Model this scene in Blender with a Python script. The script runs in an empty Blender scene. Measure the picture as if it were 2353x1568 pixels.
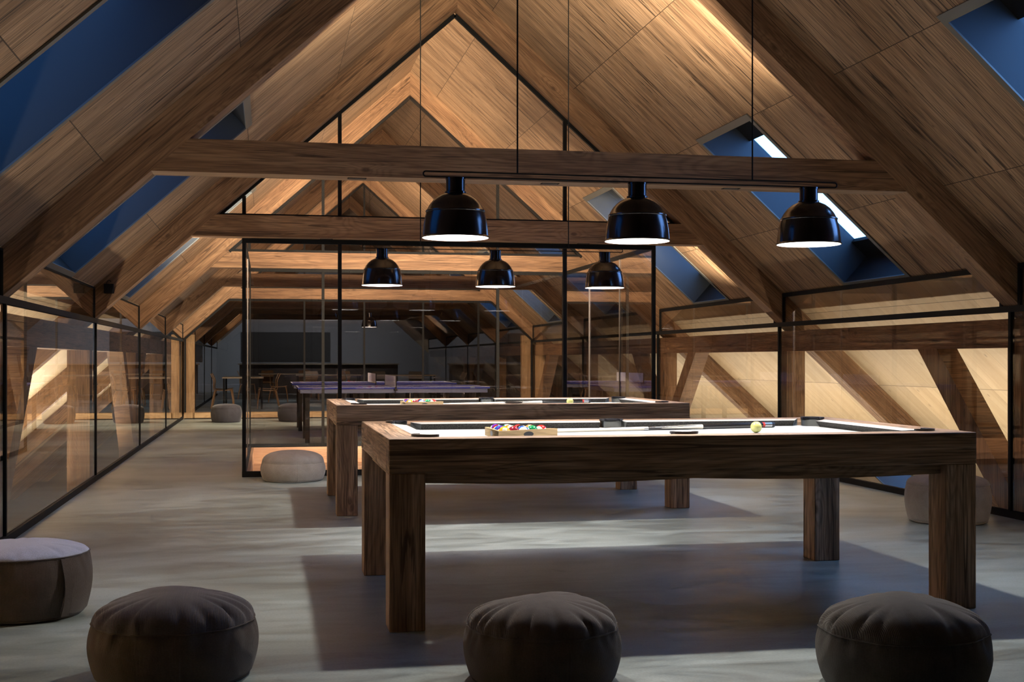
import bpy, bmesh, math, random
from mathutils import Vector, Matrix
from math import sin, cos, pi, sqrt, radians

random.seed(7)
SC = bpy.context.scene
COL = SC.collection
# ------------------------------------------------------------------ room figures (metres)
F_PX, U0, V0, CAM_H = 2889.84, 614.4754, 826.7576, 1.1297
YAW = math.atan((1176.5 - U0) / F_PX)
XL, XR = -1.5815, 5.2174
XM, ZA, SL, TV, TH = 1.8245, 4.575, 0.9015, 0.3015, 0.20   # ridge x, rafter apex, slope, rafter depth, thickness
ZC, HC = 2.296, 0.207                                      # collar beam underside and height
Y1, BAY = 8.040, 4.139
def TY(k): return Y1 + BAY * (k - 1)                       # front face of truss k
def zceil(x): return ZA + TV - SL * abs(x - XM)
RAIL = 1.492
YEND = TY(10)
YBACK = -2.5
CS, SN = 1 / sqrt(1 + SL * SL), SL / sqrt(1 + SL * SL)

# ------------------------------------------------------------------ mesh helpers
class MB:
    def __init__(self):
        self.bm = bmesh.new(); self.uv = self.bm.loops.layers.uv.new('UVMap')
    def face(self, pts, uvs=None, mi=0, smooth=False):
        vs = [self.bm.verts.new(p) for p in pts]
        try: f = self.bm.faces.new(vs)
        except ValueError: return None
        f.material_index = mi; f.smooth = smooth
        if uvs:
            for l, u in zip(f.loops, uvs): l[self.uv].uv = u
        return f
    def hexa(self, P, axis=0, mi=0, M=None):
        """P: 8 local corners ordered (x,y,z) 000,100,110,010,001,101,111,011; grain runs along axis."""
        off = random.random() * 7
        quads = [(0, 3, 2, 1), (4, 5, 6, 7), (0, 1, 5, 4), (1, 2, 6, 5), (2, 3, 7, 6), (3, 0, 4, 7)]
        V = [Vector(p) for p in P]
        for fi, q in enumerate(quads):
            n = (V[q[1]] - V[q[0]]).cross(V[q[2]] - V[q[0]])
            na = max(range(3), key=lambda i: abs(n[i]))
            rest = [i for i in range(3) if i != na]
            if axis in rest: ua = axis; va = [i for i in rest if i != axis][0]
            else: ua, va = rest
            uvs = [(V[i][ua] + off, V[i][va] + fi * .613 + off) for i in q]
            pts = [(M @ V[i]) if M is not None else V[i] for i in q]
            self.face(pts, uvs, mi)
    def box(self, x0, x1, y0, y1, z0, z1, axis=0, mi=0, M=None):
        self.hexa([(x0, y0, z0), (x1, y0, z0), (x1, y1, z0), (x0, y1, z0), (x0, y0, z1), (x1, y0, z1), (x1, y1, z1), (x0, y1, z1)], axis, mi, M)
    def bar(self, a, b, w, h=None, up=(0, 0, 1), mi=0):
        """square bar from a to b, w across, h along up."""
        a, b = Vector(a), Vector(b); h = h or w
        d = (b - a); L = d.length; d.normalize()
        s = d.cross(Vector(up))
        if s.length < 1e-6: s = d.cross(Vector((0, 1, 0)))
        s.normalize(); t = s.cross(d)
        M = Matrix(((d.x, s.x, t.x, a.x), (d.y, s.y, t.y, a.y), (d.z, s.z, t.z, a.z), (0, 0, 0, 1)))
        self.box(0, L, -w / 2, w / 2, -h / 2, h / 2, 0, mi, M)
    def prism(self, poly, y0, y1, mi=0, axis2=None, plane='xz'):
        """poly in XZ (extruded along Y) or XY (extruded along Z); counter-clockwise; grain along axis2 (2-vector)."""
        d = Vector(axis2 or (1, 0)).normalized(); e = Vector((-d.y, d.x)); off = random.random() * 7
        def P(p, y): return (p[0], y, p[1]) if plane == 'xz' else (p[0], p[1], y)
        def U(p): v = Vector(p); return v.dot(d) + off, v.dot(e) + off
        n = len(poly)
        a = [P(p, y0) for p in poly]; b = [P(p, y1) for p in poly]
        ua = [U(p) for p in poly]
        fr = self.face(a, ua, mi)
        bk = self.face(b[::-1], ua[::-1], mi)
        for i in range(n):
            j = (i + 1) % n
            q = [P(poly[i], y0), P(poly[i], y1), P(poly[j], y1), P(poly[j], y0)]
            u0, u1 = ua[i][0], ua[j][0]
            if abs(u1 - u0) < 1e-4: u0, u1 = ua[i][1], ua[j][1]
            self.face(q, [(u0, y0 + 3.1), (u0, y1 + 3.1), (u1, y1 + 3.1), (u1, y0 + 3.1)], mi)
    def tube(self, path, r, n=8, mi=0, cap=True, closed=False):
        path = [Vector(p) for p in path]; rr = r if isinstance(r, (list, tuple)) else [r] * len(path)
        rings = []; N = len(path); prev = None; Ls = 0
        for i, p in enumerate(path):
            if closed: t = path[(i + 1) % N] - path[i - 1]
            else: t = path[min(i + 1, N - 1)] - path[max(i - 1, 0)]
            t.normalize()
            if prev is None:
                s = t.cross(Vector((0, 0, 1)))
                if s.length < 1e-3: s = t.cross(Vector((0, 1, 0)))
            else: s = prev - t * prev.dot(t)
            s.normalize(); prev = s; w = t.cross(s)
            if i: Ls += (p - path[i - 1]).length
            rings.append(([self.bm.verts.new(p + rr[i] * (cos(2 * pi * k / n) * s + sin(2 * pi * k / n) * w)) for k in range(n)], Ls))
        M = N if closed else N - 1
        for i in range(M):
            (A, la), (B, lb) = rings[i], rings[(i + 1) % N]
            for k in range(n):
                f = self.bm.faces.new((A[k], A[(k + 1) % n], B[(k + 1) % n], B[k])); f.smooth = True; f.material_index = mi
                for l, u in zip(f.loops, [(la, k * .02), (la, k * .02 + .02), (lb, k * .02 + .02), (lb, k * .02)]): l[self.uv].uv = u
        if cap and not closed:
            for R_, fl in ((rings[0][0], True), (rings[-1][0], False)):
                f = self.bm.faces.new(R_ if fl else R_[::-1]); f.material_index = mi
    def lathe(self, prof, c=(0, 0, 0), n=48, mis=None, smooth=True, fn=None, axis='z'):
        """prof: list of (r,z). fn(theta,i,r,z)->(r,z)."""
        rings = []
        for i, (r, z) in enumerate(prof):
            ring = []
            for k in range(n):
                th = 2 * pi * k / n; rr, zz = (fn(th, i, r, z) if fn else (r, z))
                ring.append(self.bm.verts.new((c[0] + rr * cos(th), c[1] + rr * sin(th), c[2] + zz)))
            rings.append(ring)
        for i in range(len(prof) - 1):
            for k in range(n):
                a, b = rings[i], rings[i + 1]
                f = self.bm.faces.new((a[k], a[(k + 1) % n], b[(k + 1) % n], b[k]))
                f.smooth = smooth; f.material_index = mis[i] if mis else 0
                for l, u in zip(f.loops, [(k / n, prof[i][1]), ((k + 1) / n, prof[i][1]), ((k + 1) / n, prof[i + 1][1]), (k / n, prof[i + 1][1])]): l[self.uv].uv = u
        return rings
    def cap(self, ring, mi=0, flip=False, smooth=False):
        f = self.bm.faces.new(ring[::-1] if flip else ring); f.material_index = mi; f.smooth = smooth
    def build(self, name, mats, parent=None, loc=(0, 0, 0), bevel=0, subsurf=0):
        me = bpy.data.meshes.new(name)
        bmesh.ops.remove_doubles(self.bm, verts=self.bm.verts, dist=1e-5)
        bmesh.ops.recalc_face_normals(self.bm, faces=self.bm.faces)
        self.bm.to_mesh(me); self.bm.free(); me.set_sharp_from_angle(angle=radians(38))
        o = bpy.data.objects.new(name, me); COL.objects.link(o)
        for m in (mats if isinstance(mats, (list, tuple)) else [mats]): me.materials.append(m)
        o.location = loc
        if parent is not None: o.parent = parent
        if bevel:
            b = o.modifiers.new('bevel', 'BEVEL'); b.width = bevel; b.segments = 2; b.limit_method = 'ANGLE'; b.angle_limit = radians(40)
        if subsurf:
            s = o.modifiers.new('sub', 'SUBSURF'); s.levels = subsurf; s.render_levels = subsurf
        return o

def tag(o, label=None, cat=None, group=None, kind=None):
    if label: o['label'] = label
    if cat: o['category'] = cat
    if group: o['group'] = group
    if kind: o['kind'] = kind
    return o
def empty(name, loc=(0, 0, 0), rz=0):
    o = bpy.data.objects.new(name, None); COL.objects.link(o); o.location = loc; o.rotation_euler = (0, 0, rz); o.empty_display_size = .1
    return o
def copy_tree(o, parent=None):
    c = o.copy(); COL.objects.link(c)
    if parent is not None: c.parent = parent
    for ch in list(o.children): copy_tree(ch, c)
    return c
def dup(o, loc, label, rz=None, group=None):
    c = copy_tree(o); c.location = loc
    if rz is not None: c.rotation_euler = (0, 0, rz)
    c['label'] = label
    if group: c['group'] = group
    return c

# ------------------------------------------------------------------ materials
def newmat(name):
    m = bpy.data.materials.new(name); m.use_nodes = True
    nt = m.node_tree; nt.nodes.clear()
    out = nt.nodes.new('ShaderNodeOutputMaterial'); b = nt.nodes.new('ShaderNodeBsdfPrincipled')
    nt.links.new(b.outputs[0], out.inputs[0])
    return m, nt, b, out
class NT:
    def __init__(s, nt): s.nt = nt
    def n(s, t, **k):
        x = s.nt.nodes.new(t)
        for a, v in k.items(): setattr(x, a, v)
        return x
    def l(s, a, b): s.nt.links.new(a, b)
    def math(s, op, a, b=None, clamp=False):
        x = s.n('ShaderNodeMath', operation=op, use_clamp=clamp)
        for i, v in enumerate((a, b)):
            if v is None: continue
            if isinstance(v, (int, float)): x.inputs[i].default_value = v
            else: s.l(v, x.inputs[i])
        return x.outputs[0]
    def ramp(s, fac, stops):
        x = s.n('ShaderNodeValToRGB'); e = x.color_ramp.elements
        while len(e) < len(stops): e.new(.5)
        for el, (p, c) in zip(e, stops):
            el.position = p; el.color = (*c, 1) if len(c) == 3 else c
        s.l(fac, x.inputs[0]); return x.outputs[0]
    def mix(s, fac, a, b, blend='MIX'):
        x = s.n('ShaderNodeMix', data_type='RGBA', blend_type=blend)
        for sock, v in ((x.inputs[0], fac), (x.inputs[6], a), (x.inputs[7], b)):
            if isinstance(v, (int, float)): sock.default_value = v
            elif isinstance(v, tuple): sock.default_value = (*v, 1)
            else: s.l(v, sock)
        return x.outputs[2]
    def noise(s, vec, w, scale=1, detail=4, rough=.55, dist=0, dim='3D'):
        if w is not None:      # w shifts the figure so that every piece of wood differs
            a = s.n('ShaderNodeVectorMath', operation='ADD'); c = s.n('ShaderNodeCombineXYZ'); s.l(w, c.inputs[0]); s.l(s.math('MULTIPLY', w, 1.618), c.inputs[1])
            s.l(vec, a.inputs[0]); s.l(c.outputs[0], a.inputs[1]); vec = a.outputs[0]; dim = '2D'
        x = s.n('ShaderNodeTexNoise', noise_dimensions=dim)
        s.l(vec, x.inputs['Vector'])
        x.inputs['Scale'].default_value = scale; x.inputs['Detail'].default_value = detail
        x.inputs['Roughness'].default_value = rough; x.inputs['Distortion'].default_value = dist
        return x.outputs[0]
    def mapping(s, vec, sc):
        x = s.n('ShaderNodeMapping'); s.l(vec, x.inputs[0]); x.inputs['Scale'].default_value = sc; return x.outputs[0]

def simple(name, col, rough=.5, metal=0, spec=.5, emit=None, es=0, coat=0):
    m, nt, b, _ = newmat(name)
    b.inputs['Base Color'].default_value = (*col, 1); b.inputs['Roughness'].default_value = rough
    b.inputs['Metallic'].default_value = metal; b.inputs['Specular IOR Level'].default_value = spec
    if coat: b.inputs['Coat Weight'].default_value = coat; b.inputs['Coat Roughness'].default_value = .08
    if emit: b.inputs['Emission Color'].default_value = (*emit, 1); b.inputs['Emission Strength'].default_value = es
    return m

def wood(name, dark, mid, light, ringamt=.35, fine=.25, knot=1.0, crack=0.0, rough=.6, streak=1.0, seam=0, bump=.15, spec=.3, plank=0):
    m, nt, b, _ = newmat(name); t = NT(nt)
    uv = t.n('ShaderNodeUVMap').outputs[0]
    rnd = t.math('MULTIPLY', t.n('ShaderNodeObjectInfo').outputs['Random'], 53.0)
    sep = t.n('ShaderNodeSeparateXYZ'); t.l(uv, sep.inputs[0])
    base = rnd
    if plank:   # every board of the panel gets its own figure
        pid = t.math('FLOOR', t.math('DIVIDE', sep.outputs[1], plank))
        sid = t.math('FLOOR', t.math('DIVIDE', sep.outputs[0], seam if seam else 50))
        base = t.math('ADD', rnd, t.math('ADD', t.math('MULTIPLY', pid, 3.7), t.math('MULTIPLY', sid, 9.1)))
    n1 = t.noise(t.mapping(uv, (.5 * streak, 7.0, 1)), base, 1, 4, .6, .6)
    n0 = t.noise(t.mapping(uv, (.28, 3.0, 1)), base, 1, 2.5, .5, .35)
    n2 = t.noise(t.mapping(uv, (3.0, 95, 1)), base, 1, 2, .65, 0)
    ad = t.n('ShaderNodeVectorMath', operation='ADD'); cb_ = t.n('ShaderNodeCombineXYZ'); t.l(base, cb_.inputs[0]); t.l(t.math('MULTIPLY', base, 1.37), cb_.inputs[1])
    t.l(t.mapping(uv, (1.25, 2.3, 1)), ad.inputs[0]); t.l(cb_.outputs[0], ad.inputs[1])
    vo = t.n('ShaderNodeTexVoronoi', voronoi_dimensions='2D'); t.l(ad.outputs[0], vo.inputs['Vector']); vo.inputs['Scale'].default_value = 1.0
    kd = vo.outputs['Distance']
    pull = t.math('POWER', t.math('SUBTRACT', 1.0, t.math('MULTIPLY', kd, 3.2), True), 2.0)
    rings = t.math('SINE', t.math('ADD', t.math('MULTIPLY', n0, 190.0), t.math('MULTIPLY', pull, 26.0 * min(1, knot))))
    rings = t.math('POWER', t.math('ADD', t.math('MULTIPLY', rings, .5), .5), 2.0)
    col = t.ramp(n1, [(.28, dark), (.5, mid), (.72, light)])
    col = t.mix(t.math('MULTIPLY', rings, ringamt), col, tuple(c * .55 for c in dark))
    fg = t.ramp(n2, [(.35, (1 - fine,) * 3), (.6, (1, 1, 1))])
    col = t.mix(1.0, col, fg, 'MULTIPLY')
    hgt = n2
    if plank:
        wn = t.n('ShaderNodeTexWhiteNoise', noise_dimensions='1D'); t.l(base, wn.inputs['W'])
        col = t.mix(1.0, col, t.ramp(wn.outputs[0], [(0, (.86, .86, .86)), (1, (1.06, 1.04, 1.02))]), 'MULTIPLY')
    if knot:
        k = t.ramp(kd, [(.016 * knot, (1, 1, 1)), (.042 * knot, (0, 0, 0))])
        col = t.mix(t.math('MULTIPLY', k, .7), col, tuple(c * .45 for c in dark))
    if crack:
        cn = t.noise(t.mapping(uv, (.9, 26, 1)), t.math('ADD', base, 11.3), 1, 3, .6, 1.2)
        ck = t.ramp(cn, [(.60, (0, 0, 0)), (.66, (1, 1, 1))])
        ck = t.math('MULTIPLY', ck, crack)
        col = t.mix(ck, col, tuple(c * .18 for c in dark)); 
    if seam:
        fr = t.math('FRACT', t.math('DIVIDE', sep.outputs[0], seam))
        ln = t.math('LESS_THAN', fr, .006 / seam)
        if plank:
            fr2 = t.math('FRACT', t.math('DIVIDE', sep.outputs[1], plank))
            ln = t.math('MAXIMUM', ln, t.math('MULTIPLY', t.math('LESS_THAN', fr2, .004 / plank), .6))
        col = t.mix(ln, col, tuple(c * .25 for c in dark))
    t.l(col, b.inputs['Base Color'])
    b.inputs['Roughness'].default_value = rough; b.inputs['Specular IOR Level'].default_value = spec
    bp = t.n('ShaderNodeBump'); bp.inputs['Strength'].default_value = bump; bp.inputs['Distance'].default_value = .01
    t.l(t.math('ADD', t.math('MULTIPLY', n2, .6), t.math('MULTIPLY', rings, .3)), bp.inputs['Height']); t.l(bp.outputs[0], b.inputs['Normal'])
    return m

M_BEAM = wood('aged_timber', (.185, .098, .05), (.30, .17, .089), (.40, .24, .13), .28, .36, 1.25, .6, .65)
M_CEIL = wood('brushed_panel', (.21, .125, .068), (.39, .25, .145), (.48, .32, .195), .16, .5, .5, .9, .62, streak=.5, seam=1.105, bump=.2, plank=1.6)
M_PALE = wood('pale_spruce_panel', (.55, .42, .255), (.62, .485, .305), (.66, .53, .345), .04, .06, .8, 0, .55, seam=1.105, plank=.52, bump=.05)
M_PALEBEAM = wood('light_spruce_beam', (.36, .22, .11), (.50, .33, .17), (.60, .42, .23), .25, .25, 1.0, .1, .6)
M_TABLE = wood('reclaimed_oak', (.19, .113, .067), (.42, .262, .162), (.62, .44, .305),   .30, .45, 1.3, .7, .6, bump=.3)
M_RACK = wood('pine_rack', (.42, .28, .13), (.52, .36, .18), (.58, .42, .22), .2, .2, .5, 0, .5)
M_CHAIR = wood('bent_ply', (.30, .16, .07), (.42, .24, .11), (.5, .3, .15), .2, .2, 0, 0, .4)
M_PIT = wood('recess_board', (.42, .24, .15), (.55, .33, .2), (.62, .4, .25), .15, .2, .5, 0, .5)
M_BLACK = simple('black_steel', (.010, .010, .010), .7, 0, .15)
M_BLACKGLOSS = simple('black_enamel', (.004, .004, .006), .2, 0, .4, coat=.12)
M_WHITEIN = simple('white_enamel', (.80, .79, .77), .5)
M_SHAFTSHADE = simple('shaded_reveal', (.010, .011, .011), .6, 0, .2)  # same reveal, with the shade at the shaft ends put into the colour
M_SHAFT = simple('skytint_reveal', (.052, .062, .072), .7, 0, .2)  # blue cast of the sky light mixed into the grey
M_SHAFTLIP = simple('grey_metal_lip', (.12, .12, .11), .5, .2)
M_CLOTH = simple('white_billiard_cloth', (.455, .47, .475), .95, 0, .1)
M_CUSHTOP = simple('pale_cushion_cloth', (.42, .41, .385), .9, 0, .1)
M_LEATHER = simple('black_leather', (.015, .015, .02), .35, 0, .5)
M_LINER = simple('grey_pocket_liner', (.10, .105, .10), .7)
M_CUEWHITE = simple('cue_maple', (.72, .66, .55), .3)
M_CUEBLACK = simple('cue_black', (.01, .009, .009), .15, coat=.5)
M_RED = simple('cue_red', (.4, .03, .02), .3)
M_STEEL = simple('brushed_steel', (.55, .55, .55), .3, 1)
M_JOINT = simple('glass_edge', (.30, .27, .25), .35, .3)
M_BULB = simple('lamp_diffuser', (1, 1, 1), .5, emit=(1, .96, .90), es=20)
M_STRIP = simple('strip_diffuser', (.9, .9, .95), .5, emit=(.85, .92, 1.0), es=22)
M_BLUE = simple('blue_table_top', (.022, .03, .20), .85, 0, .08)
M_APRON = simple('grey_apron', (.06, .075, .15), .45)
M_NET = simple('white_net', (.85, .85, .9), .8)
M_DARKWALL = simple('dark_plaster', (.30, .31, .33), .8)
M_PANEL = simple('black_panel', (.02, .021, .02), .6)
M_COUNTER = simple('dark_counter', (.08, .065, .055), .5)
M_TABLETOP = simple('beige_tabletop', (.34, .27, .18), .4)
M_CHAIRGREY = simple('grey_shell', (.25, .23, .2), .5)

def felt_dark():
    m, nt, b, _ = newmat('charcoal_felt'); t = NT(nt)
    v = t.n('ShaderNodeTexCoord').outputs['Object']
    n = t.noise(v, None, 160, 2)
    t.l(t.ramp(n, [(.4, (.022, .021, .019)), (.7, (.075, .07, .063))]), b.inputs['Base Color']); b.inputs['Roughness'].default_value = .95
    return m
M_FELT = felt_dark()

def concrete():
    m, nt, b, _ = newmat('polished_concrete'); t = NT(nt)
    v = t.n('ShaderNodeTexCoord').outputs['Object']
    a = t.noise(t.mapping(v, (.55, .8, 1)), None, 1, 4, .6, .5, '2D')
    c = t.noise(t.mapping(v, (1.3, 4.2, 1)), None, 1, 6, .68, .8, '2D')
    d = t.noise(v, None, 90, 2, .55, 0, '2D')
    s = t.math('ADD', t.math('MULTIPLY', a, .5), t.math('MULTIPLY', c, .5))
    col = t.ramp(s, [(.38, (.155, .180, .166)), (.5, (.268, .313, .292)), (.62, (.37, .425, .405))])
    col = t.mix(1.0, col, t.ramp(d, [(.3, (.88, .88, .88)), (.6, (1, 1, 1))]), 'MULTIPLY')
    sp = t.ramp(t.noise(t.mapping(v, (3, 7, 1)), None, 1, 4, .7, 1.5, '2D'), [(.62, (0, 0, 0)), (.74, (1, 1, 1))])
    col = t.mix(t.math('MULTIPLY', sp, .35), col, (.10, .095, .085))
    t.l(col, b.inputs['Base Color'])
    t.l(t.ramp(c, [(.3, (.30,) * 3), (.7, (.48,) * 3)]), b.inputs['Roughness'])
    b.inputs['Specular IOR Level'].default_value = .38
    bp = t.n('ShaderNodeBump'); bp.inputs['Strength'].default_value = .06; bp.inputs['Distance'].default_value = .01
    t.l(t.math('ADD', c, t.math('MULTIPLY', d, .3)), bp.inputs['Height']); t.l(bp.outputs[0], b.inputs['Normal'])
    return m
M_FLOOR = concrete()

def glass(name, tint, boost=1.9):
    m = bpy.data.materials.new(name); m.use_nodes = True; nt = m.node_tree; nt.nodes.clear(); t = NT(nt)
    out = t.n('ShaderNodeOutputMaterial'); tr = t.n('ShaderNodeBsdfTransparent'); gl = t.n('ShaderNodeBsdfGlossy'); mx = t.n('ShaderNodeMixShader')
    tr.inputs[0].default_value = (*tint, 1); gl.inputs['Roughness'].default_value = 0.0; gl.inputs[0].default_value = (1, 1, 1, 1)
    fr = t.n('ShaderNodeFresnel'); fr.inputs[0].default_value = 1.5
    geo = t.n('ShaderNodeNewGeometry')
    fac = t.math('MULTIPLY', t.math('MULTIPLY', fr.outputs[0], boost, True), t.math('SUBTRACT', 1.0, geo.outputs['Backfacing']), True)
    t.l(fac, mx.inputs[0]); t.l(tr.outputs[0], mx.inputs[1]); t.l(gl.outputs[0], mx.inputs[2]); t.l(mx.outputs[0], out.inputs[0])
    return m
M_GLASS = glass('partition_glass', (.90, .88, .87), 2.1)
M_WALLGLASS = glass('knee_wall_glass', (.94, .92, .91), 1.15)
M_UPPERGLASS = glass('upper_wall_glass', (.90, .87, .85), 1.5)
M_SKYGLASS = glass('skylight_glass', (.9, .95, 1.0), 1.2)

def fabric(name, c1, c2, cord=True, wale=380, planar=False):
    m, nt, b, _ = newmat(name); t = NT(nt)
    uv = t.n('ShaderNodeUVMap').outputs[0]; ob = t.n('ShaderNodeTexCoord').outputs['Object']
    n = t.noise(ob, None, 9, 5, .6, .4); f = t.noise(ob, None, 260, 2)
    col = t.ramp(n, [(.3, c1), (.7, c2)])
    col = t.mix(1.0, col, t.ramp(f, [(.3, (.75, .75, .75)), (.65, (1, 1, 1))]), 'MULTIPLY')
    h = f
    if cord:
        sp = t.n('ShaderNodeSeparateXYZ'); t.l(ob if planar else uv, sp.inputs[0])
        w = t.math('SINE', t.math('MULTIPLY', sp.outputs[0], 2 * pi * wale))
        col = t.mix(t.math('MULTIPLY', t.math('ADD', t.math('MULTIPLY', w, .5), .5), .35), col, tuple(c * .5 for c in c1))
        h = t.math('ADD', t.math('MULTIPLY', w, .5), t.math('MULTIPLY', f, .3))
    t.l(col, b.inputs['Base Color']); b.inputs['Roughness'].default_value = .95; b.inputs['Specular IOR Level'].default_value = .1
    b.inputs['Sheen Weight'].default_value = .25; b.inputs['Sheen Roughness'].default_value = .4
    bp = t.n('ShaderNodeBump'); bp.inputs['Strength'].default_value = .35; bp.inputs['Distance'].default_value = .004
    t.l(h, bp.inputs['Height']); t.l(bp.outputs[0], b.inputs['Normal'])
    return m
M_CORD_BROWN = fabric('brown_corduroy', (.10, .075, .06), (.15, .115, .095))
M_CORD_OLIVE = fabric('olive_corduroy', (.09, .082, .07), (.14, .125, .11))
M_TOP_BROWN = fabric('brown_corduroy_top', (.10, .078, .066), (.15, .12, .102), True, 210, True)
M_TOP_MAUVE = fabric('mauve_corduroy_top', (.10, .085, .085), (.15, .13, .13), True, 210, True)
M_TOP_OLIVE = fabric('olive_corduroy_top', (.09, .082, .07), (.14, .125, .11), True, 210, True)
M_LINEN = fabric('taupe_linen', (.30, .265, .24), (.39, .35, .32), False)
M_LINEN_GREY = fabric('slate_linen', (.040, .037, .044), (.058, .055, .064), False)
M_TOP_SKYLIT = fabric('skylit_canvas', (.46, .48, .58), (.54, .56, .67), False)  # pale canvas with the sky's blue light painted into its colour

# ------------------------------------------------------------------ ceilings with skylight openings
SKX0, SKX1 = 1.987, 3.386            # offset from the ridge of a skylight's upper and lower edge
SKY0, SKY1 = 1.545, 2.705            # offset from a truss front of its near and far side
LOWX0, LOWX1 = 5.63, 6.75            # low skylight in the eaves
right_bays = [0, 1, 2, 3, 4, 5]; left_bays = [0, 1, 2, 3]
XEAVE = 7.72
def roof_side(sgn, bays, low):
    mb = MB(); TT = .33
    holes = [(SKX0, SKX1, TY(k) + SKY0, TY(k) + SKY1) for k in bays] + [(LOWX0, LOWX1, TY(k) + SKY0, TY(k) + SKY1) for k in low]
    wallx = 3.40
    xs = sorted({0, wallx, XEAVE, *[v for h in holes for v in h[:2]]})
    ys = sorted({YBACK, YEND, *[v for h in holes for v in h[2:]]})
    def P(dx, y, up=0): return (XM + sgn * (dx + up * SN), y, ZA + TV - SL * dx + up * CS)
    def U(dx, y): return (dx / CS + .64, y + 40.37)
    for i in range(len(xs) - 1):
        for j in range(len(ys) - 1):
            a, b, c, d = xs[i], xs[i + 1], ys[j], ys[j + 1]
            if any(h[0] - 1e-6 <= a and b <= h[1] + 1e-6 and h[2] - 1e-6 <= c and d <= h[3] + 1e-6 for h in holes): continue
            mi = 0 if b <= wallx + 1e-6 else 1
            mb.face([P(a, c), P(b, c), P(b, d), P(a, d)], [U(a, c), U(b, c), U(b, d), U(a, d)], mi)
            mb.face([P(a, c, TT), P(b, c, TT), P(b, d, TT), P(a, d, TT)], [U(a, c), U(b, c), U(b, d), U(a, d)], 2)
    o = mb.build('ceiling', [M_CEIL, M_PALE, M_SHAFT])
    tag(o, 'sloping %s roof lining of brushed brown timber panels' % ('right' if sgn > 0 else 'left'), None, None, 'structure')
    return holes, P, TT
NW = [0]
def skylight(sgn, h, P, TT, where):
    NW[0] += 1
    o = empty('window_%d' % NW[0], P((h[0] + h[1]) / 2, (h[2] + h[3]) / 2)); 
    tag(o, 'roof window with dark grey shaft ' + where, None, None, 'structure')
    inv = Vector(o.location)
    def Q(dx, y, up=0): return Vector(P(dx, y, up)) - inv
    a, b, c, d = h; top = TT + .03
    mb = MB(); t = .018
    def wall(p, q, n, mi=0):   # a shaft side with thickness t (n: outward offset in (dx,y))
        x0, y0 = p; x1, y1 = q
        A = [Q(x0, y0, -.004), Q(x1, y1, -.004), Q(x1, y1, top), Q(x0, y0, top)]
        B = [Q(x0 + n[0] * t, y0 + n[1] * t, u) for u in (-.004,)]
        pts = [Q(x0, y0, -.004), Q(x1, y1, -.004), Q(x1 + n[0] * t, y1 + n[1] * t, -.004), Q(x0 + n[0] * t, y0 + n[1] * t, -.004),
               Q(x0, y0, top), Q(x1, y1, top), Q(x1 + n[0] * t, y1 + n[1] * t, top), Q(x0 + n[0] * t, y0 + n[1] * t, top)]
        mb.hexa(pts, 0, mi)
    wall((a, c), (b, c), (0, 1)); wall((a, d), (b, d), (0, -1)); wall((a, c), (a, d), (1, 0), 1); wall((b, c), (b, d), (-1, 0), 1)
    mb.build('shaft', [M_SHAFT, M_SHAFTSHADE], o)
    lp = MB(); w = .028
    for (x0, x1, y0, y1) in ((a - w, b + w, c - w, c + .02), (a - w, b + w, d - .02, d + w), (a - w, a + .02, c + .02, d - .02), (b - .02, b + w, c + .02, d - .02)):
        lp.hexa([Q(x0, y0, -.012), Q(x1, y0, -.012), Q(x1, y1, -.012), Q(x0, y1, -.012), Q(x0, y0, -.002), Q(x1, y0, -.002), Q(x1, y1, -.002), Q(x0, y1, -.002)])
    lp.build('frame', M_SHAFTLIP, o)
    fm = MB(); a2, b2, c2, d2 = a + .245, b - .165, c + .03, d - .014
    for (x0, x1, y0, y1) in ((a - .02, a2, c, d), (b2, b + .02, c, d), (a2, b2, c, c2), (a2, b2, d2, d)):
        fm.hexa([Q(x, y, u) for u in (TT - .014, TT + .03) for x, y in ((x0, y0), (x1, y0), (x1, y1), (x0, y1))])
    fm.build('casement', M_BLACK, o)
    pm = MB()
    pm.hexa([Q(x, y, u) for u in (TT - .01, TT + .01) for x, y in ((a2, c2), (b2, c2), (b2, d2), (a2, d2))])
    pm.build('pane', M_SKYGLASS, o)
    return o
bay_words = {0: 'in the bay nearest the camera', 1: 'between the first and second trusses', 2: 'between the second and third trusses', 3: 'between the third and fourth trusses',
             4: 'between the fourth and fifth trusses', 5: 'just beyond the rear glass wall', 6: 'deep in the dining room', 7: 'far back in the dining room'}
hr, PR, TT = roof_side(1, right_bays, [2])
hl, PL, _ = roof_side(-1, left_bays, [])
for k, h in zip(right_bays + [2], hr): skylight(1, h, PR, TT, ('in the right slope ' if h[0] < 4 else 'low down in the right eaves ') + bay_words[k])
for k, h in zip(left_bays, hl): skylight(-1, h, PL, TT, 'in the left slope ' + bay_words[k])
# ------------------------------------------------------------------ floor, end walls
fl = MB(); FX0, FX1 = XL - .03, XR + .03; PX0, PX1, PY0, PY1 = -.20, 3.85, TY(2) + .21, TY(3) - .0
def slab(x0, x1, y0, y1): fl.box(x0, x1, y0, y1, -.25, 0)
slab(FX0, FX1, YBACK, PY0); slab(FX0, PX0, PY0, PY1); slab(PX1, FX1, PY0, PY1); slab(FX0, FX1, PY1, YEND)
tag(fl.build('floor', M_FLOOR), 'polished grey concrete floor', None, None, 'structure')
pit = MB()
pit.box(PX0, PX1, PY0, PY1, -.24, -.19, 0); pit.box(PX0, PX0 + .03, PY0, PY1, -.19, .012, 1); pit.box(PX1 - .03, PX1, PY0, PY1, -.19, .012, 1)
pit.box(PX0 + .03, PX1 - .03, PY1 - .03, PY1, -.19, .012, 0); pit.box(PX0 + .03, PX1 - .03, PY0, PY0 + .03, -.19, .0, 0)
tag(pit.build('trim_1', M_PIT), 'sunken timber lined floor inside the glass enclosure', None, None, 'structure')
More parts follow.
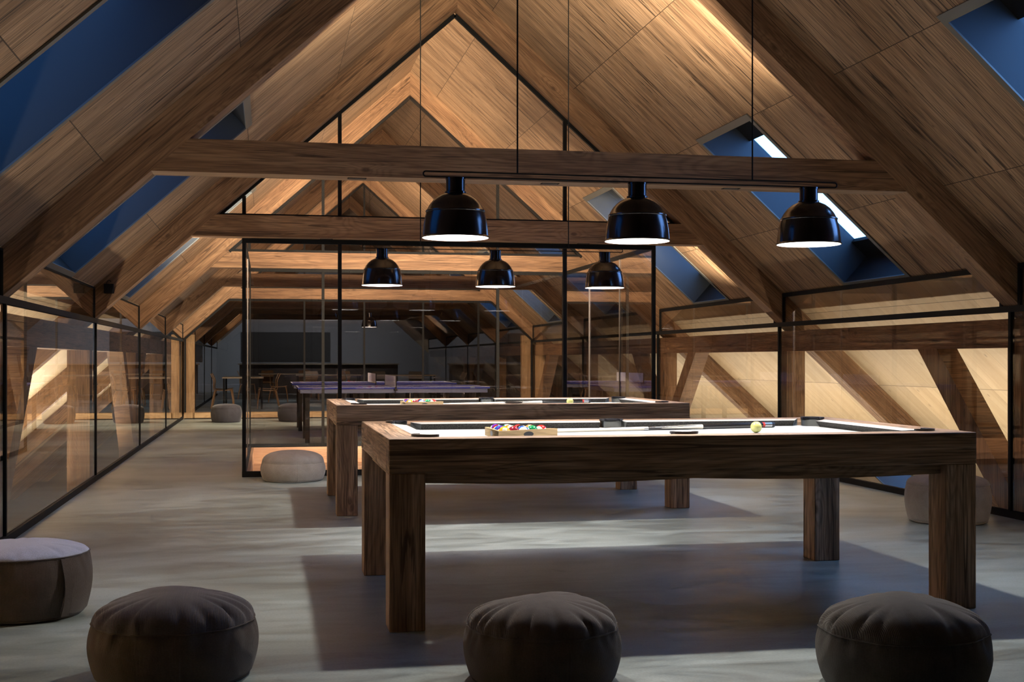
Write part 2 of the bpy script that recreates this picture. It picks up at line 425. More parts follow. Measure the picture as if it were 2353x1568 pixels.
lf = MB(); lf.box(XM - XEAVE - .1, XM + XEAVE + .1, YBACK, YEND, -2.2, -2.0)
tag(lf.build('floor', M_DARKWALL), 'dark underfloor of the eaves', None, None, 'structure')
def gable(y0, y1, name, label, mat):
    m = MB(); dx = XEAVE + .1
    m.prism([(XM - dx, -2.0), (XM + dx, -2.0), (XM + dx, ZA + TV - SL * dx), (XM, ZA + TV), (XM - dx, ZA + TV - SL * dx)], y0, y1)
    tag(m.build(name, mat), label, None, None, 'structure')
gable(YEND, YEND + .2, 'wall_end', 'dark far gable wall of the dining room', M_DARKWALL)
gable(YBACK - .2, YBACK, 'wall_back', 'dark gable wall behind the viewer', M_DARKWALL)

# ------------------------------------------------------------------ timber trusses
ORD = ['first', 'second', 'third', 'fourth', 'fifth', 'sixth', 'seventh', 'eighth', 'ninth']
def make_truss():
    o = empty('roof_truss', (XM, TY(1), 0))
    xe = (ZA + TV + 1.9) / SL
    for s in (-1, 1):
        m = MB(); xlow = (ZA + 1.9) / SL
        poly = [(0, ZA), (s * xlow, -1.9), (s * xe, -1.9), (0, ZA + TV)]
        if s > 0: poly = poly[::-1]
        m.prism(poly, 0, TH, 0, (s * CS, -SN)); m.build('rafter', M_BEAM, o)
    m = MB(); xb, xt = (ZA - ZC) / SL, (ZA - ZC - HC) / SL
    m.prism([(-xb, ZC), (xb, ZC), (xt, ZC + HC), (-xt, ZC + HC)], .002, TH - .002, 0, (1, 0)); m.build('collar_beam', M_BEAM, o)
    return o
TG = 'timber roof trusses'
tlab = ['nearest timber roof truss, its collar beam above the three front pendant lamps',
        'second timber roof truss, carrying the black framed glass gable', 'third timber roof truss, brightly lit behind the glass gable',
        'fourth timber roof truss, over the table tennis tables', 'fifth timber roof truss, at the rear glass wall', 'sixth timber roof truss, first one beyond the rear glass wall',
        'seventh timber roof truss, dim over the dining tables', 'eighth timber roof truss, dim at the back of the dining room']
tr0 = make_truss(); tag(tr0, tlab[0], 'roof truss', TG)
for k in range(2, 9): dup(tr0, (XM, TY(k), 0), tlab[k - 1])
# knee wall frames behind the side glass: plate beam, posts, braces
for s, nm in ((-1, 'left'), (1, 'right')):
    xi = (XL - .035) if s < 0 else (XR + .035); x0, x1 = sorted((xi, xi + s * .2))
    o = empty('knee_wall_frame', (xi, 0, 0)); tag(o, 'timber plate beam on posts and slanting braces behind the %s glass wall' % nm, 'timber frame')
    m = MB(); m.box(x0 - xi, x1 - xi, YBACK + .1, TY(9), 1.216, 1.424, 1); m.build('plate_beam', M_BEAM, o)
    for k in range(1, 8):
        m = MB(); m.box(x0 - xi, x1 - xi, TY(k), TY(k) + TH, -1.95, 1.216, 2); m.build('post', M_BEAM if k < 5 else M_PALEBEAM, o)
        for d in (-1, 1):
            if k % 2 == 0: continue
            ya = TY(k) + (TH if d > 0 else 0); 
            m = MB(); a, b = (.19, 1.216), (.19, 1.216)
            # foot against the post at floor level, head under the plate beam
            yf0, yf1 = ya, ya + d * .02; yh0, yh1 = ya + d * 1.0, ya + d * 1.30
            m.hexa([(x0 - xi + .01, yf0, .22), (x1 - xi - .01, yf0, .22), (x1 - xi - .01, yf1, -.06), (x0 - xi + .01, yf1, -.06),
                    (x0 - xi + .01, yh0, 1.216), (x1 - xi - .01, yh0, 1.216), (x1 - xi - .01, yh1, 1.216), (x0 - xi + .01, yh1, 1.216)], 2)
            m.build('brace', M_BEAM, o)

# ------------------------------------------------------------------ side glass walls
for s, nm, X in ((-1, 'left', XL), (1, 'right', XR)):
    o = empty('wall_' + nm, (X, 0, 0)); tag(o, '%s glass knee wall in a black steel frame' % nm, None, None, 'structure')
    fr = MB(); ye = TY(9); w = .02
    fr.box(-.02, .02, YBACK, ye, RAIL - .022, RAIL + .022); fr.box(-.02, .02, YBACK, ye, 0, .05)
    for k in range(1, 9): fr.box(-.016, .016, TY(k) + .085, TY(k) + .115, .05, RAIL - .022)
    zt = zceil(X)
    for k in range(0, 9):
        y0, y1 = TY(k) + TH if k else YBACK, TY(k + 1)
        tb, vb = (.018, .003) if s < 0 else (.045, .025)
        fr.box(-.016, .016, y0, y1, zt - tb, zt - .006)
        fr.box(-.016, .016, y0, y0 + vb, RAIL + .022, zt - tb); fr.box(-.016, .016, y1 - vb, y1, RAIL + .022, zt - tb)
    fr.build('frame', M_BLACK, o)
    for k in range(0, 9):
        y0, y1 = (TY(k) + .115 if k else YBACK), TY(k + 1) + .085
        g = MB(); g.box(-.006, .006, y0, y1, .05, RAIL - .022); g.build('glazing', M_WALLGLASS, o)
        tb, vb = (.018, .003) if s < 0 else (.045, .025)
        g = MB(); y0, y1 = (TY(k) + TH + vb if k else YBACK + .02), TY(k + 1) - vb
        g.box(-.006, .006, y0, y1, RAIL + .022, zt - tb); g.build('upper_glazing', M_UPPERGLASS, o)

# ------------------------------------------------------------------ glass partitions
def zlow(dx): return ZA - SL * abs(dx)
def gable_screen(y, posts, lowx, label, zlo=0.0, wide=.036, sill=None, full=False, base=0.0):
    """glass screen in a truss plane: framed panes below the collar between lowx, and the gable triangle above it."""
    o = empty('glass_partition', (XM, y, 0)); tag(o, label, 'glass partition')
    f = MB(); h = .018; t = .045
    z1 = ZC
    px = [p - XM for p in posts]; l0, l1 = lowx[0] - XM, lowx[1] - XM
    if not full:
        f.box(l0 - h, l1 + h, -h, h, z1 - t, z1); f.box(l0 - h, l1 + h, -h, h, base, base + .055)
        for p in px: f.box(p - h, p + h, -h, h, base + .055, z1 - t)
    else:
        xw = (XR - XM) - .02; xc = (ZA - ZC) / SL
        f.box(-xw, xw, -h, h, 0, .018)
        f.box(-xc, xc, -h, h, z1 - t, z1)
        for sg in (-1, 1):
            f.box(min(sg * xw, sg * (xw - .036)), max(sg * xw, sg * (xw - .036)), -h, h, base, zlow(xw) - .01)
            f.bar((sg * xc, 0, ZC - .022), (sg * xw, 0, zlow(xw) - .024), .036, .045, (0, 1, 0))
        for p in px: f.box(p - h, p + h, -h, h, base, min(z1 - t, zlow(p) - .03))
    # gable part
    zt = ZC + HC; xt = (ZA - zt) / SL
    f.box(-xt, xt, -h, h, zt, zt + .03)
    n = Vector((0, 1, 0))
    for sg in (-1, 1):
        f.bar((0, 0, ZA - .03), (sg * xt, 0, zt - .005), .036, .042, (0, 1, 0))
    for p in px:
        if abs(p) < xt - .1: f.box(p - h, p + h, -h, h, zt + .03, zlow(p) - .03)
    f.build('frame', M_BLACK, o)
    if not full:
        xs = [l0] + [p for p in px if l0 < p < l1] + [l1]
        xs = sorted(set(xs))
        for a, b in zip(xs, xs[1:]):
            g = MB(); g.box(a + h, b - h, -.006, .006, base + .055, z1 - t); g.build('glazing', M_GLASS, o)
    else:
        g = MB(); xw2 = xw - .036; xc = (ZA - ZC) / SL
        g.prism([(-xw2, base), (xw2, base), (xw2, zlow(xw2) - .03), (xc, ZC - .045), (-xc, ZC - .045), (-xw2, zlow(xw2) - .03)], -.006, .006); g.build('glazing', M_GLASS, o)
    g = MB(); xg = (ZA - .05 - zt - .03) / SL
    g.prism([(-xg, zt + .03), (xg, zt + .03), (0, ZA - .05)], -.006, .006); g.build('gable_glazing', M_GLASS, o)
    return o
YA, YB, YC = TY(2) + .175, TY(3) + .02, TY(5) - .02
gable_screen(YA, (-.22, .692, 2.945, 3.878), (-.22, 3.878), 'black framed front glass screen and glass gable of the stair enclosure, behind the rear pool table')
gable_screen(YB, (-.225, .702, 2.985, 3.878), (-.225, 3.878), 'rear glass screen of the enclosure, under the brightly lit third truss')
gable_screen(YC, (-.45, .70, 1.85, 3.0, 4.1), (XL, XR), 'full width rear glass wall before the dining room', full=True, base=.126)
# timber sill and posts of the rear glass wall
o = empty('timber_sill_frame', (XM, YC + .02, 0)); tag(o, 'pale timber sill beam and end posts framing the rear glass wall', 'timber frame')
m = MB(); m.box(XL - XM + .22, XR - XM - .22, .0, .2, 0, .125, 0); m.build('sill_beam', M_PALEBEAM, o)
for sg, X in ((1, XL), (-1, XR)):
    x0, x1 = sorted((X - XM + sg * .02, X - XM + sg * .22)); m = MB(); m.box(x0, x1, .04, .19, 0, zlow(X - XM) + .1, 2); m.build('post', M_PALEBEAM, o)
for X, lb, js in ((-.222, 'left side glass of the stair enclosure, along the walkway', (14.3,)), (3.878, 'right side glass of the stair enclosure with thin vertical glass joints', (13.6, 14.95))):
    o = empty('glass_partition', (X, YA, 0)); tag(o, lb, 'glass partition')
    f = MB(); L = YB - YA
    f.box(-.018, .018, .018, L - .018, 0, .05); f.box(-.018, .018, .018, L - .018, ZC - .045, ZC); f.build('frame', M_BLACK, o)
    j = MB(); ys = [.018] + [y - YA for y in js] + [L - .018]
    for y in ys[1:-1]: j.box(-.012, .012, y - .006, y + .006, .05, ZC - .045)
    j.build('glass_joint', M_JOINT, o)
    for a, b in zip(ys, ys[1:]):
        g = MB(); g.box(-.006, .006, a + (.006 if a > .1 else 0), b - (.006 if b < L - .1 else 0), .05, ZC - .045); g.build('glazing', M_GLASS, o)

# ------------------------------------------------------------------ pendant lamps and suspension rails
def make_rail():
    o = empty('suspension_rail', (1.788, 5.97, 2.0175))
    m = MB(); x = 1.058; z = .0125; pts = []
    for cx_, s in ((x - .0125, 1), (-x + .0125, -1)):
        for i in range(9):
            a = -pi / 2 + pi * i / 8 if s > 0 else pi / 2 + pi * i / 8
            pts.append((cx_ + .0125 * cos(a), 0, .0125 * sin(a)))
    m.tube(pts, .0036, 8, closed=True); m.build('rail_loop', M_BLACK, o)
    for wx in (-.6, .603):
        m = MB(); xx = 1.788 + wx; m.tube([(wx, 0, .0125), (wx, 0, zceil(xx) - 2.016 + .01)], .0042, 6); m.build('wire', M_BLACK, o)
        m = MB(); m.lathe([(.0, -.004), (.03, -.004), (.03, .03), (.0, .03)], (wx, 0, zceil(xx) - 2.016 - .03), 16); m.build('ceiling_rose', M_BLACK, o)
    return o
def make_pendant():
    o = empty('pendant_lamp', (0, 0, 1.713))
    # closed profile: outside up, inside down
    out = [(.163, 0), (.164, .004), (.159, .009), (.1575, .03), (.1535, .065), (.147, .098), (.1405, .121), (.1435, .124), (.143, .130), (.137, .134), (.125, .157), (.107, .180), (.084, .199), (.060, .210), (.052, .213), (.052, .221), (.046, .224)]
    inn = [(.042, .220), (.050, .206), (.080, .194), (.103, .176), (.121, .154), (.134, .131), (.144, .096), (.1505, .064), (.1545, .03), (.158, 0)]
    m = MB(); n = len(out)
    rings = m.lathe(out + inn + [out[0]], (0, 0, 0), 64, mis=[0] * (n) + [1] * (len(inn) - 1) + [0])
    m.build('lamp_shade', [M_BLACKGLOSS, M_WHITEIN], o)
    m = MB(); r2 = m.lathe([(.0, .216), (.0455, .216), (.0455, .279), (.048, .280), (.048, .2875), (.0, .2875)], (0, 0, 0), 40); m.build('socket_sleeve', M_BLACKGLOSS, o)
    m = MB(); r2 = m.lathe([(.126, .122), (.126, .132)], (0, 0, 0), 40); m.cap(r2[0]); m.cap(r2[1]); m.build('light_diffuser', M_BULB, o)
    return o
rail = make_rail(); tag(rail, 'thin black looped rail on wires above the front pool table', 'lamp rail')
dup(rail, (1.788, 9.90, 2.0175), 'thin black looped rail on wires above the rear pool table')
p0 = make_pendant(); p0['category'] = 'lamp'
PG = 'black dome pendant lamps'
first = True; LAMPS = []
for row, (yy, wd) in enumerate(((5.97, 'front'), (9.90, 'rear'))):
    for i, x in enumerate((.885, 1.79, 2.693)):
        lb = 'lit black dome pendant lamp over the %s of the %s pool table' % (('left end', 'middle', 'right end')[i], wd)
        if first: p0.location = (x, yy, 1.713); tag(p0, lb, 'lamp', PG); first = False
        else: dup(p0, (x, yy, 1.713), lb)
        LAMPS.append((x, yy))
far = dup(p0, (2.06, 26.0, 1.80), 'small dim black dome pendant lamp hanging in the dining room beyond the glass')
m = MB(); m.tube([(0, 0, .285), (0, 0, zceil(2.06) - 1.80)], .004, 6); m.build('wire', M_BLACK, far)

# ------------------------------------------------------------------ pool tables
TX, TYY, TL, TW, TZ = .493, 5.199, 2.666, 1.544, .80
def make_pool_table():
    o = empty('pool_table', (TX + TL / 2, TYY + TW / 2, 0)); hx, hy = TL / 2, TW / 2; rw = .135; az = TZ - .1436
    for s in (-1, 1):
        m = MB(); y0, y1 = sorted((s * hy, s * (hy - rw))); m.box(-hx, hx, y0, y1, az, TZ, 0); m.build('side_rail', M_TABLE, o, bevel=.004)
    for s in (-1, 1):
        m = MB(); x0, x1 = sorted((s * hx, s * (hx - rw))); m.box(x0, x1, -hy + rw, hy - rw, az, TZ, 1); m.build('end_rail', M_TABLE, o, bevel=.004)
    for sx in (-1, 1):
        for sy in (-1, 1):
            x0, x1 = sorted((sx * (hx - .001), sx * (hx - .152))); y0, y1 = sorted((sy * (hy - .001), sy * (hy - .155)))
            m = MB(); m.box(x0, x1, y0, y1, 0, az, 2); m.build('leg', M_TABLE, o, bevel=.005)
    # recessed underframe, lower edge gently scalloped
    m = MB(); n = 24
    for s in (-1, 1):
        yy = s * (hy - .045); xs = [-hx + .155 + (2 * hx - .31) * i / n for i in range(n + 1)]
        low = [az - .045 - .012 * abs(sin(i / n * pi * 2.0)) for i in range(n + 1)]
        poly = [(x, z) for x, z in zip(xs, low)] + [(xs[-1], az), (xs[0], az)]
        y0, y1 = sorted((yy, yy - s * .05)); m.prism(poly, y0, y1, 0, (1, 0))
    for s in (-1, 1):
        x0, x1 = sorted((s * (hx - .045), s * (hx - .095))); m.box(x0, x1, -hy + .156, hy - .156, az - .05, az, 1)
    m.build('underframe', M_TABLE, o)
    # slate bed with pocket cut-outs
    bz = .762; bx, by = hx - rw - .075, hy - rw - .075; R = .062; poly = []
    def arc(cx_, cy_, a0, a1, r, k=8): return [(cx_ + r * cos(a0 + (a1 - a0) * i / k), cy_ + r * sin(a0 + (a1 - a0) * i / k)) for i in range(k + 1)]
    ex, ey = hx - rw, hy - rw
    pr, ps = .058, .050
    poly += arc(-ex + pr, -ey + pr, pi, -pi / 2, pr, 14) + [(-ps, -ey)] + arc(0, -ey + ps + .002, pi, 0, ps) + [(ps, -ey)]
    poly += arc(ex - pr, -ey + pr, 3 * pi / 2, 0, pr, 14) + arc(ex - pr, ey - pr, 2 * pi, pi / 2, pr, 14)
    poly += [(ps, ey)] + arc(0, ey - ps - .002, 0, -pi, ps) + [(-ps, ey)] + arc(-ex + pr, ey - pr, pi / 2, -pi, pr, 14)
    poly2 = poly
    m = MB(); m.prism(poly2, bz - .03, bz, 0, (1, 0), plane='xy'); m.build('cloth_bed', M_CLOTH, o)
    # cushions: pale top strip, dark undercut nose
    def cushion(a, b, inward, cut0, cut1):
        a, b, n_ = Vector(a), Vector(b), Vector(inward); d = (b - a).normalized(); w = .075; zt_, zb_ = TZ - .001, bz
        def pt(p, k, z): return (p.x + n_.x * k, p.y + n_.y * k, z)
        a1, b1 = a + d * cut0, b - d * cut1
        mm = MB(); T_, N_, B_ = 0.0, w, w - .02
        Q = [pt(a, 0, zt_), pt(b, 0, zt_), pt(b1, w, zt_ - .006), pt(a1, w, zt_ - .006)]
        mm.face(Q, None, 0)
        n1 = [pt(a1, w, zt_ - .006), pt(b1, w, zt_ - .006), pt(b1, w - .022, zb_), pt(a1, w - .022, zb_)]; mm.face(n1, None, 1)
        mm.face([pt(a, 0, zt_), pt(a1, w, zt_ - .006), pt(a1, w - .022, zb_), pt(a, 0, zb_)], None, 2)
        mm.face([pt(b, 0, zt_), pt(b1, w, zt_ - .006), pt(b1, w - .022, zb_), pt(b, 0, zb_)], None, 2)
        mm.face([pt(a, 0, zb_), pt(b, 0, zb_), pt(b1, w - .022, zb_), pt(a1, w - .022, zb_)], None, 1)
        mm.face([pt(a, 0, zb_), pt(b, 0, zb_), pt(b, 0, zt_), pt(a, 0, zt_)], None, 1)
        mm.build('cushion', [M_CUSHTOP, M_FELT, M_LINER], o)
    c = .112; sgap = .056
    for s in (-1, 1):
        cushion((-ex + c, s * ey, 0), (-sgap, s * ey, 0), (0, -s, 0), .05, .018)
        cushion((sgap, s * ey, 0), (ex - c, s * ey, 0), (0, -s, 0), .018, .05)
        cushion((s * ex, -ey + c, 0), (s * ex, ey - c, 0), (-s, 0, 0), .05, .05)
    # pockets: liner cup and black leather rim
    def pocket(cx_, cy_, a0, a1, r):
        k = 20; e = empty('pocket'); e.parent = o; e.location = (cx_, cy_, 0)
        A = [a0 + (a1 - a0) * i / k for i in range(k + 1)]
        mm = MB()
        for i in range(k):
            q = []
            for (aa, rr, zz) in ((A[i], r, TZ + .004), (A[i + 1], r, TZ + .004), (A[i + 1], r * .9, bz - .11), (A[i], r * .9, bz - .11)): q.append((rr * cos(aa), rr * sin(aa), zz))
            mm.face(q, None, 0, True)
            q = [(rr * cos(aa), rr * sin(aa), zz) for (aa, rr, zz) in ((A[i], r + .006, TZ + .004), (A[i + 1], r + .006, TZ + .004), (A[i + 1], r * .9 + .006, bz - .11), (A[i], r * .9 + .006, bz - .11))]
            mm.face(q, None, 0, True)
        mm.build('pocket_liner', M_LINER, e)
        mm = MB(); ro, ri = r + .030, r - .006
        for i in range(k):
            def ww(j):  # rim broadest in its middle, rounded ends
                tt = j / k; return ri + (ro - ri) * (0.35 + .65 * sin(pi * tt) ** .5)
            o0, o1 = ww(i), ww(i + 1); z0, z1 = TZ + .0005, TZ + .010
            P8 = [(ri * cos(A[i]), ri * sin(A[i]), z0), (o0 * cos(A[i]), o0 * sin(A[i]), z0), (o1 * cos(A[i + 1]), o1 * sin(A[i + 1]), z0), (ri * cos(A[i + 1]), ri * sin(A[i + 1]), z0)]
            P8 += [(p[0], p[1], z1) for p in P8[:4]]
            mm.hexa(P8)
        mm.build('pocket_rim', M_LEATHER, e)
        mm = MB(); rr_ = mm.lathe([(r * .92, bz - .11), (r * .92, bz - .105)], (0, 0, 0), 20); mm.cap(rr_[0]); mm.cap(rr_[1]); mm.build('pocket_base', M_LEATHER, e)
    r = .054; g = .35
    pocket(-ex + .058, -ey + .058, pi * 1.25 - pi * .5 - g + .5, pi * 1.25 + pi * .5 + g - .5, r); pocket(ex - .058, -ey + .058, pi * 1.75 - pi * .5 - g + .5, pi * 1.75 + pi * .5 + g - .5, r)
    pocket(ex - .058, ey - .058, pi * .25 - pi * .5 - g + .5, pi * .25 + pi * .5 + g - .5, r); pocket(-ex + .058, ey - .058, pi * .75 - pi * .5 - g + .5, pi * .75 + pi * .5 + g - .5, r)
    pocket(0, -ey + .052, pi, 2 * pi, .0495); pocket(0, ey - .052, 0, pi, .0495)
    return o
T1 = make_pool_table(); tag(T1, 'front pool table of dark reclaimed timber with white cloth', 'pool table', 'timber pool tables')
T2LOC = (.489 + TL / 2, 9.133 + TW / 2, 0)
dup(T1, T2LOC, 'rear pool table of dark reclaimed timber, partly hidden behind the front one')
D12 = Vector(T2LOC) - Vector(T1.location)

# rack of balls
BR = .0286; BZ = .762
def ball_mat(name, col, stripe):
    m, nt, b, _ = newmat(name); t = NT(nt)
    v = t.n('ShaderNodeTexCoord').outputs['Object']; sp = t.n('ShaderNodeSeparateXYZ'); t.l(v, sp.inputs[0])
    white = (.82, .80, .70)
    if stripe:
        band = t.math('LESS_THAN', t.math('ABSOLUTE', sp.outputs[2]), BR * .56); c_ = t.mix(band, white, col)
    else:
        c_ = t.mix(0.0, col, col)
    # white number discs on the two faces along x
    rr = t.math('SQRT', t.math('ADD', t.math('POWER', sp.outputs[1], 2.0), t.math('POWER', sp.outputs[2], 2.0)))
    c_ = t.mix(t.math('LESS_THAN', rr, BR * .40), c_, white)
    t.l(c_, b.inputs['Base Color']); b.inputs['Roughness'].default_value = .12; b.inputs['Specular IOR Level'].default_value = .5
    b.inputs['Coat Weight'].default_value = .4
    return m
COLS = {1: ('yellow', (.75, .45, .02)), 2: ('blue', (.02, .10, .45)), 3: ('red', (.55, .02, .02)), 4: ('purple', (.10, .02, .30)), 5: ('orange', (.70, .18, .02)),
        6: ('green', (.01, .22, .08)), 7: ('maroon', (.25, .015, .03)), 8: ('black', (.01, .01, .01))}
M_INK = simple('number_ink', (.01, .01, .01), .3)
def text_mesh(txt, size):
    cu = bpy.data.curves.new('number', 'FONT'); cu.body = txt; cu.size = size; cu.align_x = 'CENTER'; cu.align_y = 'CENTER'; cu.resolution_u = 2
    ob = bpy.data.objects.new('tmp', cu); COL.objects.link(ob)
    me = bpy.data.meshes.new_from_object(ob.evaluated_get(bpy.context.evaluated_depsgraph_get()))
    bpy.data.objects.remove(ob); return me
BALLS = {}
def make_ball(num):
    c = COLS[num if num <= 8 else num - 8]; st = num > 8
    bm = bmesh.new(); bmesh.ops.create_uvsphere(bm, u_segments=32, v_segments=18, radius=BR)
    for f in bm.faces: f.smooth = True
    me = bpy.data.meshes.new('pool_ball'); bm.to_mesh(me); bm.free()
    me.materials.append(ball_mat('ball_' + c[0] + ('_stripe' if st else ''), c[1], st))
    o = bpy.data.objects.new('pool_ball', me); COL.objects.link(o); o['category'] = 'ball'
    for sg in (1, -1):
        tm = text_mesh(str(num), BR * .55)
        for v in tm.vertices:     # wrap the digits on the sphere at +-x
            y, z = v.co.x * sg, v.co.y; x = sqrt(max(1e-9, (BR * 1.004) ** 2 - y * y - z * z)) * sg; v.co = (x, y, z)
        tm.materials.clear(); tm.materials.append(M_INK)
        t = bpy.data.objects.new('number', tm); COL.objects.link(t); t.parent = o
    return o, ('striped ' if st else 'solid ') + c[0]
# apex of the triangle points right; columns of 1..5 balls towards the left
order = {(0, 0): 11, (1, 0): 6, (1, 1): 13, (2, 0): 10, (2, 1): 8, (2, 2): 3, (3, 0): 7, (3, 1): 9, (3, 2): 5, (3, 3): 14, (4, 0): 1, (4, 1): 12, (4, 2): 2, (4, 3): 15, (4, 4): 4}
RCX, RCY = 1.145, 5.846; pitch = BR * 2 * 1.004
apexx = RCX + pitch * .866 * (8 / 3)
rng = random.Random(3)
def ball_at(num, x, y, rot, wd):
    if num not in BALLS:
        o, nm = make_ball(num); BALLS[num] = (o, nm)
    else:
        o = copy_tree(BALLS[num][0]); nm = BALLS[num][1]
    o.location = (x, y, BZ + BR + .0005); o.rotation_euler = rot
    tag(o, '%s ball in the rack on the %s pool table' % (nm, wd), 'ball', 'racked pool balls')
rots = {k: (rng.uniform(0, 6.28), rng.uniform(-1.2, 1.2), rng.uniform(0, 6.28)) for k in order}
rots[(4, 0)] = (.3, -.55, 4.6)
for tno, (D, wd) in enumerate(((Vector((0, 0, 0)), 'front'), (D12, 'rear'))):
    for (c_, r_), num in order.items():
        ball_at(num, apexx - c_ * pitch * .866 + D.x, RCY + (r_ - c_ / 2) * pitch + D.y, rots[(c_, r_)], wd)
def make_rack():
    o = empty('ball_rack', (RCX, RCY, BZ)); ri = pitch * 4 / sqrt(3) + BR * 2 + .001; t = .011; ro = ri + 2 * t; hh = .040
    def V(r, a): return Vector((r * cos(a), r * sin(a)))
    A = [0, 2 * pi / 3, 4 * pi / 3]; m = MB()
    for i in range(3):
        a, b = A[i], A[(i + 1) % 3]; P4 = [V(ro, a), V(ro, b), V(ri, b), V(ri, a)]
        d = (P4[1] - P4[0]).normalized(); 
        m.prism([tuple(p) for p in P4], .0, hh, 0, (d.x, d.y), plane='xy')
    m.build('triangle_frame', M_RACK, o)
    for i in range(3):   # dark hand hole on each side
        a, b = A[i], A[(i + 1) % 3]; mid = (V(ro, a) + V(ro, b)) / 2; d = (V(ro, b) - V(ro, a)).normalized(); n = Vector((d.y, -d.x)) 
        if n.dot(mid) < 0: n = -n
        m = MB(); k = 16; f0, f1 = [], []
        for j in range(k):
            th = 2 * pi * j / k; q = mid + d * (.031 * cos(th)); z = hh * .48 + .0125 * sin(th)
            f0.append((q.x - n.x * .002, q.y - n.y * .002, z)); f1.append((q.x + n.x * .0006, q.y + n.y * .0006, z))
        m.face(f1); m.face(f0[::-1])
        for j in range(k): m.face([f0[j], f0[(j + 1) % k], f1[(j + 1) % k], f1[j]])
        m.build('hand_hole', M_LEATHER, o)
    return o
rk = make_rack(); tag(rk, 'pale wooden triangle rack of balls on the front pool table', 'ball rack', 'wooden ball racks')
dup(rk, Vector((RCX, RCY, BZ)) + D12, 'pale wooden triangle rack of balls on the rear pool table')
# cue balls
bm = bmesh.new(); bmesh.ops.create_uvsphere(bm, u_segments=40, v_segments=24, radius=BR)
for f in bm.faces: f.smooth = True
me = bpy.data.meshes.new('cue_ball'); bm.to_mesh(me); bm.free(); me.materials.append(simple('ivory_ball', (.60, .60, .20), .15, coat=.4))
cb = bpy.data.objects.new('cue_ball', me); COL.objects.link(cb); cb.location = (2.405, 5.955, BZ + BR + .0005); tag(cb, 'ivory cue ball on the front pool table beside the cue', 'ball', 'cue balls')
dup(cb, Vector(cb.location) + D12, 'ivory cue ball on the rear pool table')
# cues
def make_cue():
    a, b = Vector((1.262, 6.125, 0)), Vector((2.690, 6.412, 0)); d = (b - a); L = d.length; d.normalize()
    o = empty('pool_cue', (a.x, a.y, BZ + .0125), math.atan2(d.y, d.x))
    def rad(s): return .0062 + (.0150 - .0062) * (s / L) ** 1.1
    def seg(nm, s0, s1, mat, grow=0.0, par=None):
        k = max(2, int((s1 - s0) / .08) + 1); P = [s0 + (s1 - s0) * i / (k - 1) for i in range(k)]
        mm = MB(); mm.tube([(s, 0, rad(s) - .0115) for s in P], [rad(s) + grow for s in P], 16); return mm.build(nm, mat, par or o)
    seg('tip', 0, .022, M_CUEBLACK); seg('shaft', .022, .66, M_CUEWHITE); seg('joint', .66, .685, M_STEEL, .0004); f = seg('forearm', .685, 1.02, M_CUEBLACK)
    mm = MB()   # pale inlaid points narrowing towards the tip
    for j in range(4):
        th = j * pi / 2
        for i in range(10):
            s0, s1 = .76 + .25 * i / 10, .76 + .25 * (i + 1) / 10; w0, w1 = .06 + .70 * i / 10, .06 + .70 * (i + 1) / 10
            def pt(s, aa): return (s, (rad(s) + .0004) * cos(aa), rad(s) - .0115 + (rad(s) + .0004) * sin(aa))
            for q in range(6):
                f0, f1 = -1 + q / 3, -1 + (q + 1) / 3
                mm.face([pt(s0, th + f0 * w0), pt(s1, th + f0 * w1), pt(s1, th + f1 * w1), pt(s0, th + f1 * w0)], None, 0, True)
    mm.build('inlay_point', M_CUEWHITE, f)
    seg('wrap', 1.02, L - .075, M_CUEBLACK, .0002); seg('red_ring', L - .075, L - .062, M_RED, .0005); seg('butt_cap', L - .062, L - .018, M_STEEL, .0005); seg('bumper', L - .018, L, M_LEATHER)
    return o
cu = make_cue(); tag(cu, 'black and white pool cue lying on the front pool table', 'cue', 'pool cues')
dup(cu, Vector(cu.location) + D12, 'black and white pool cue lying on the rear pool table')

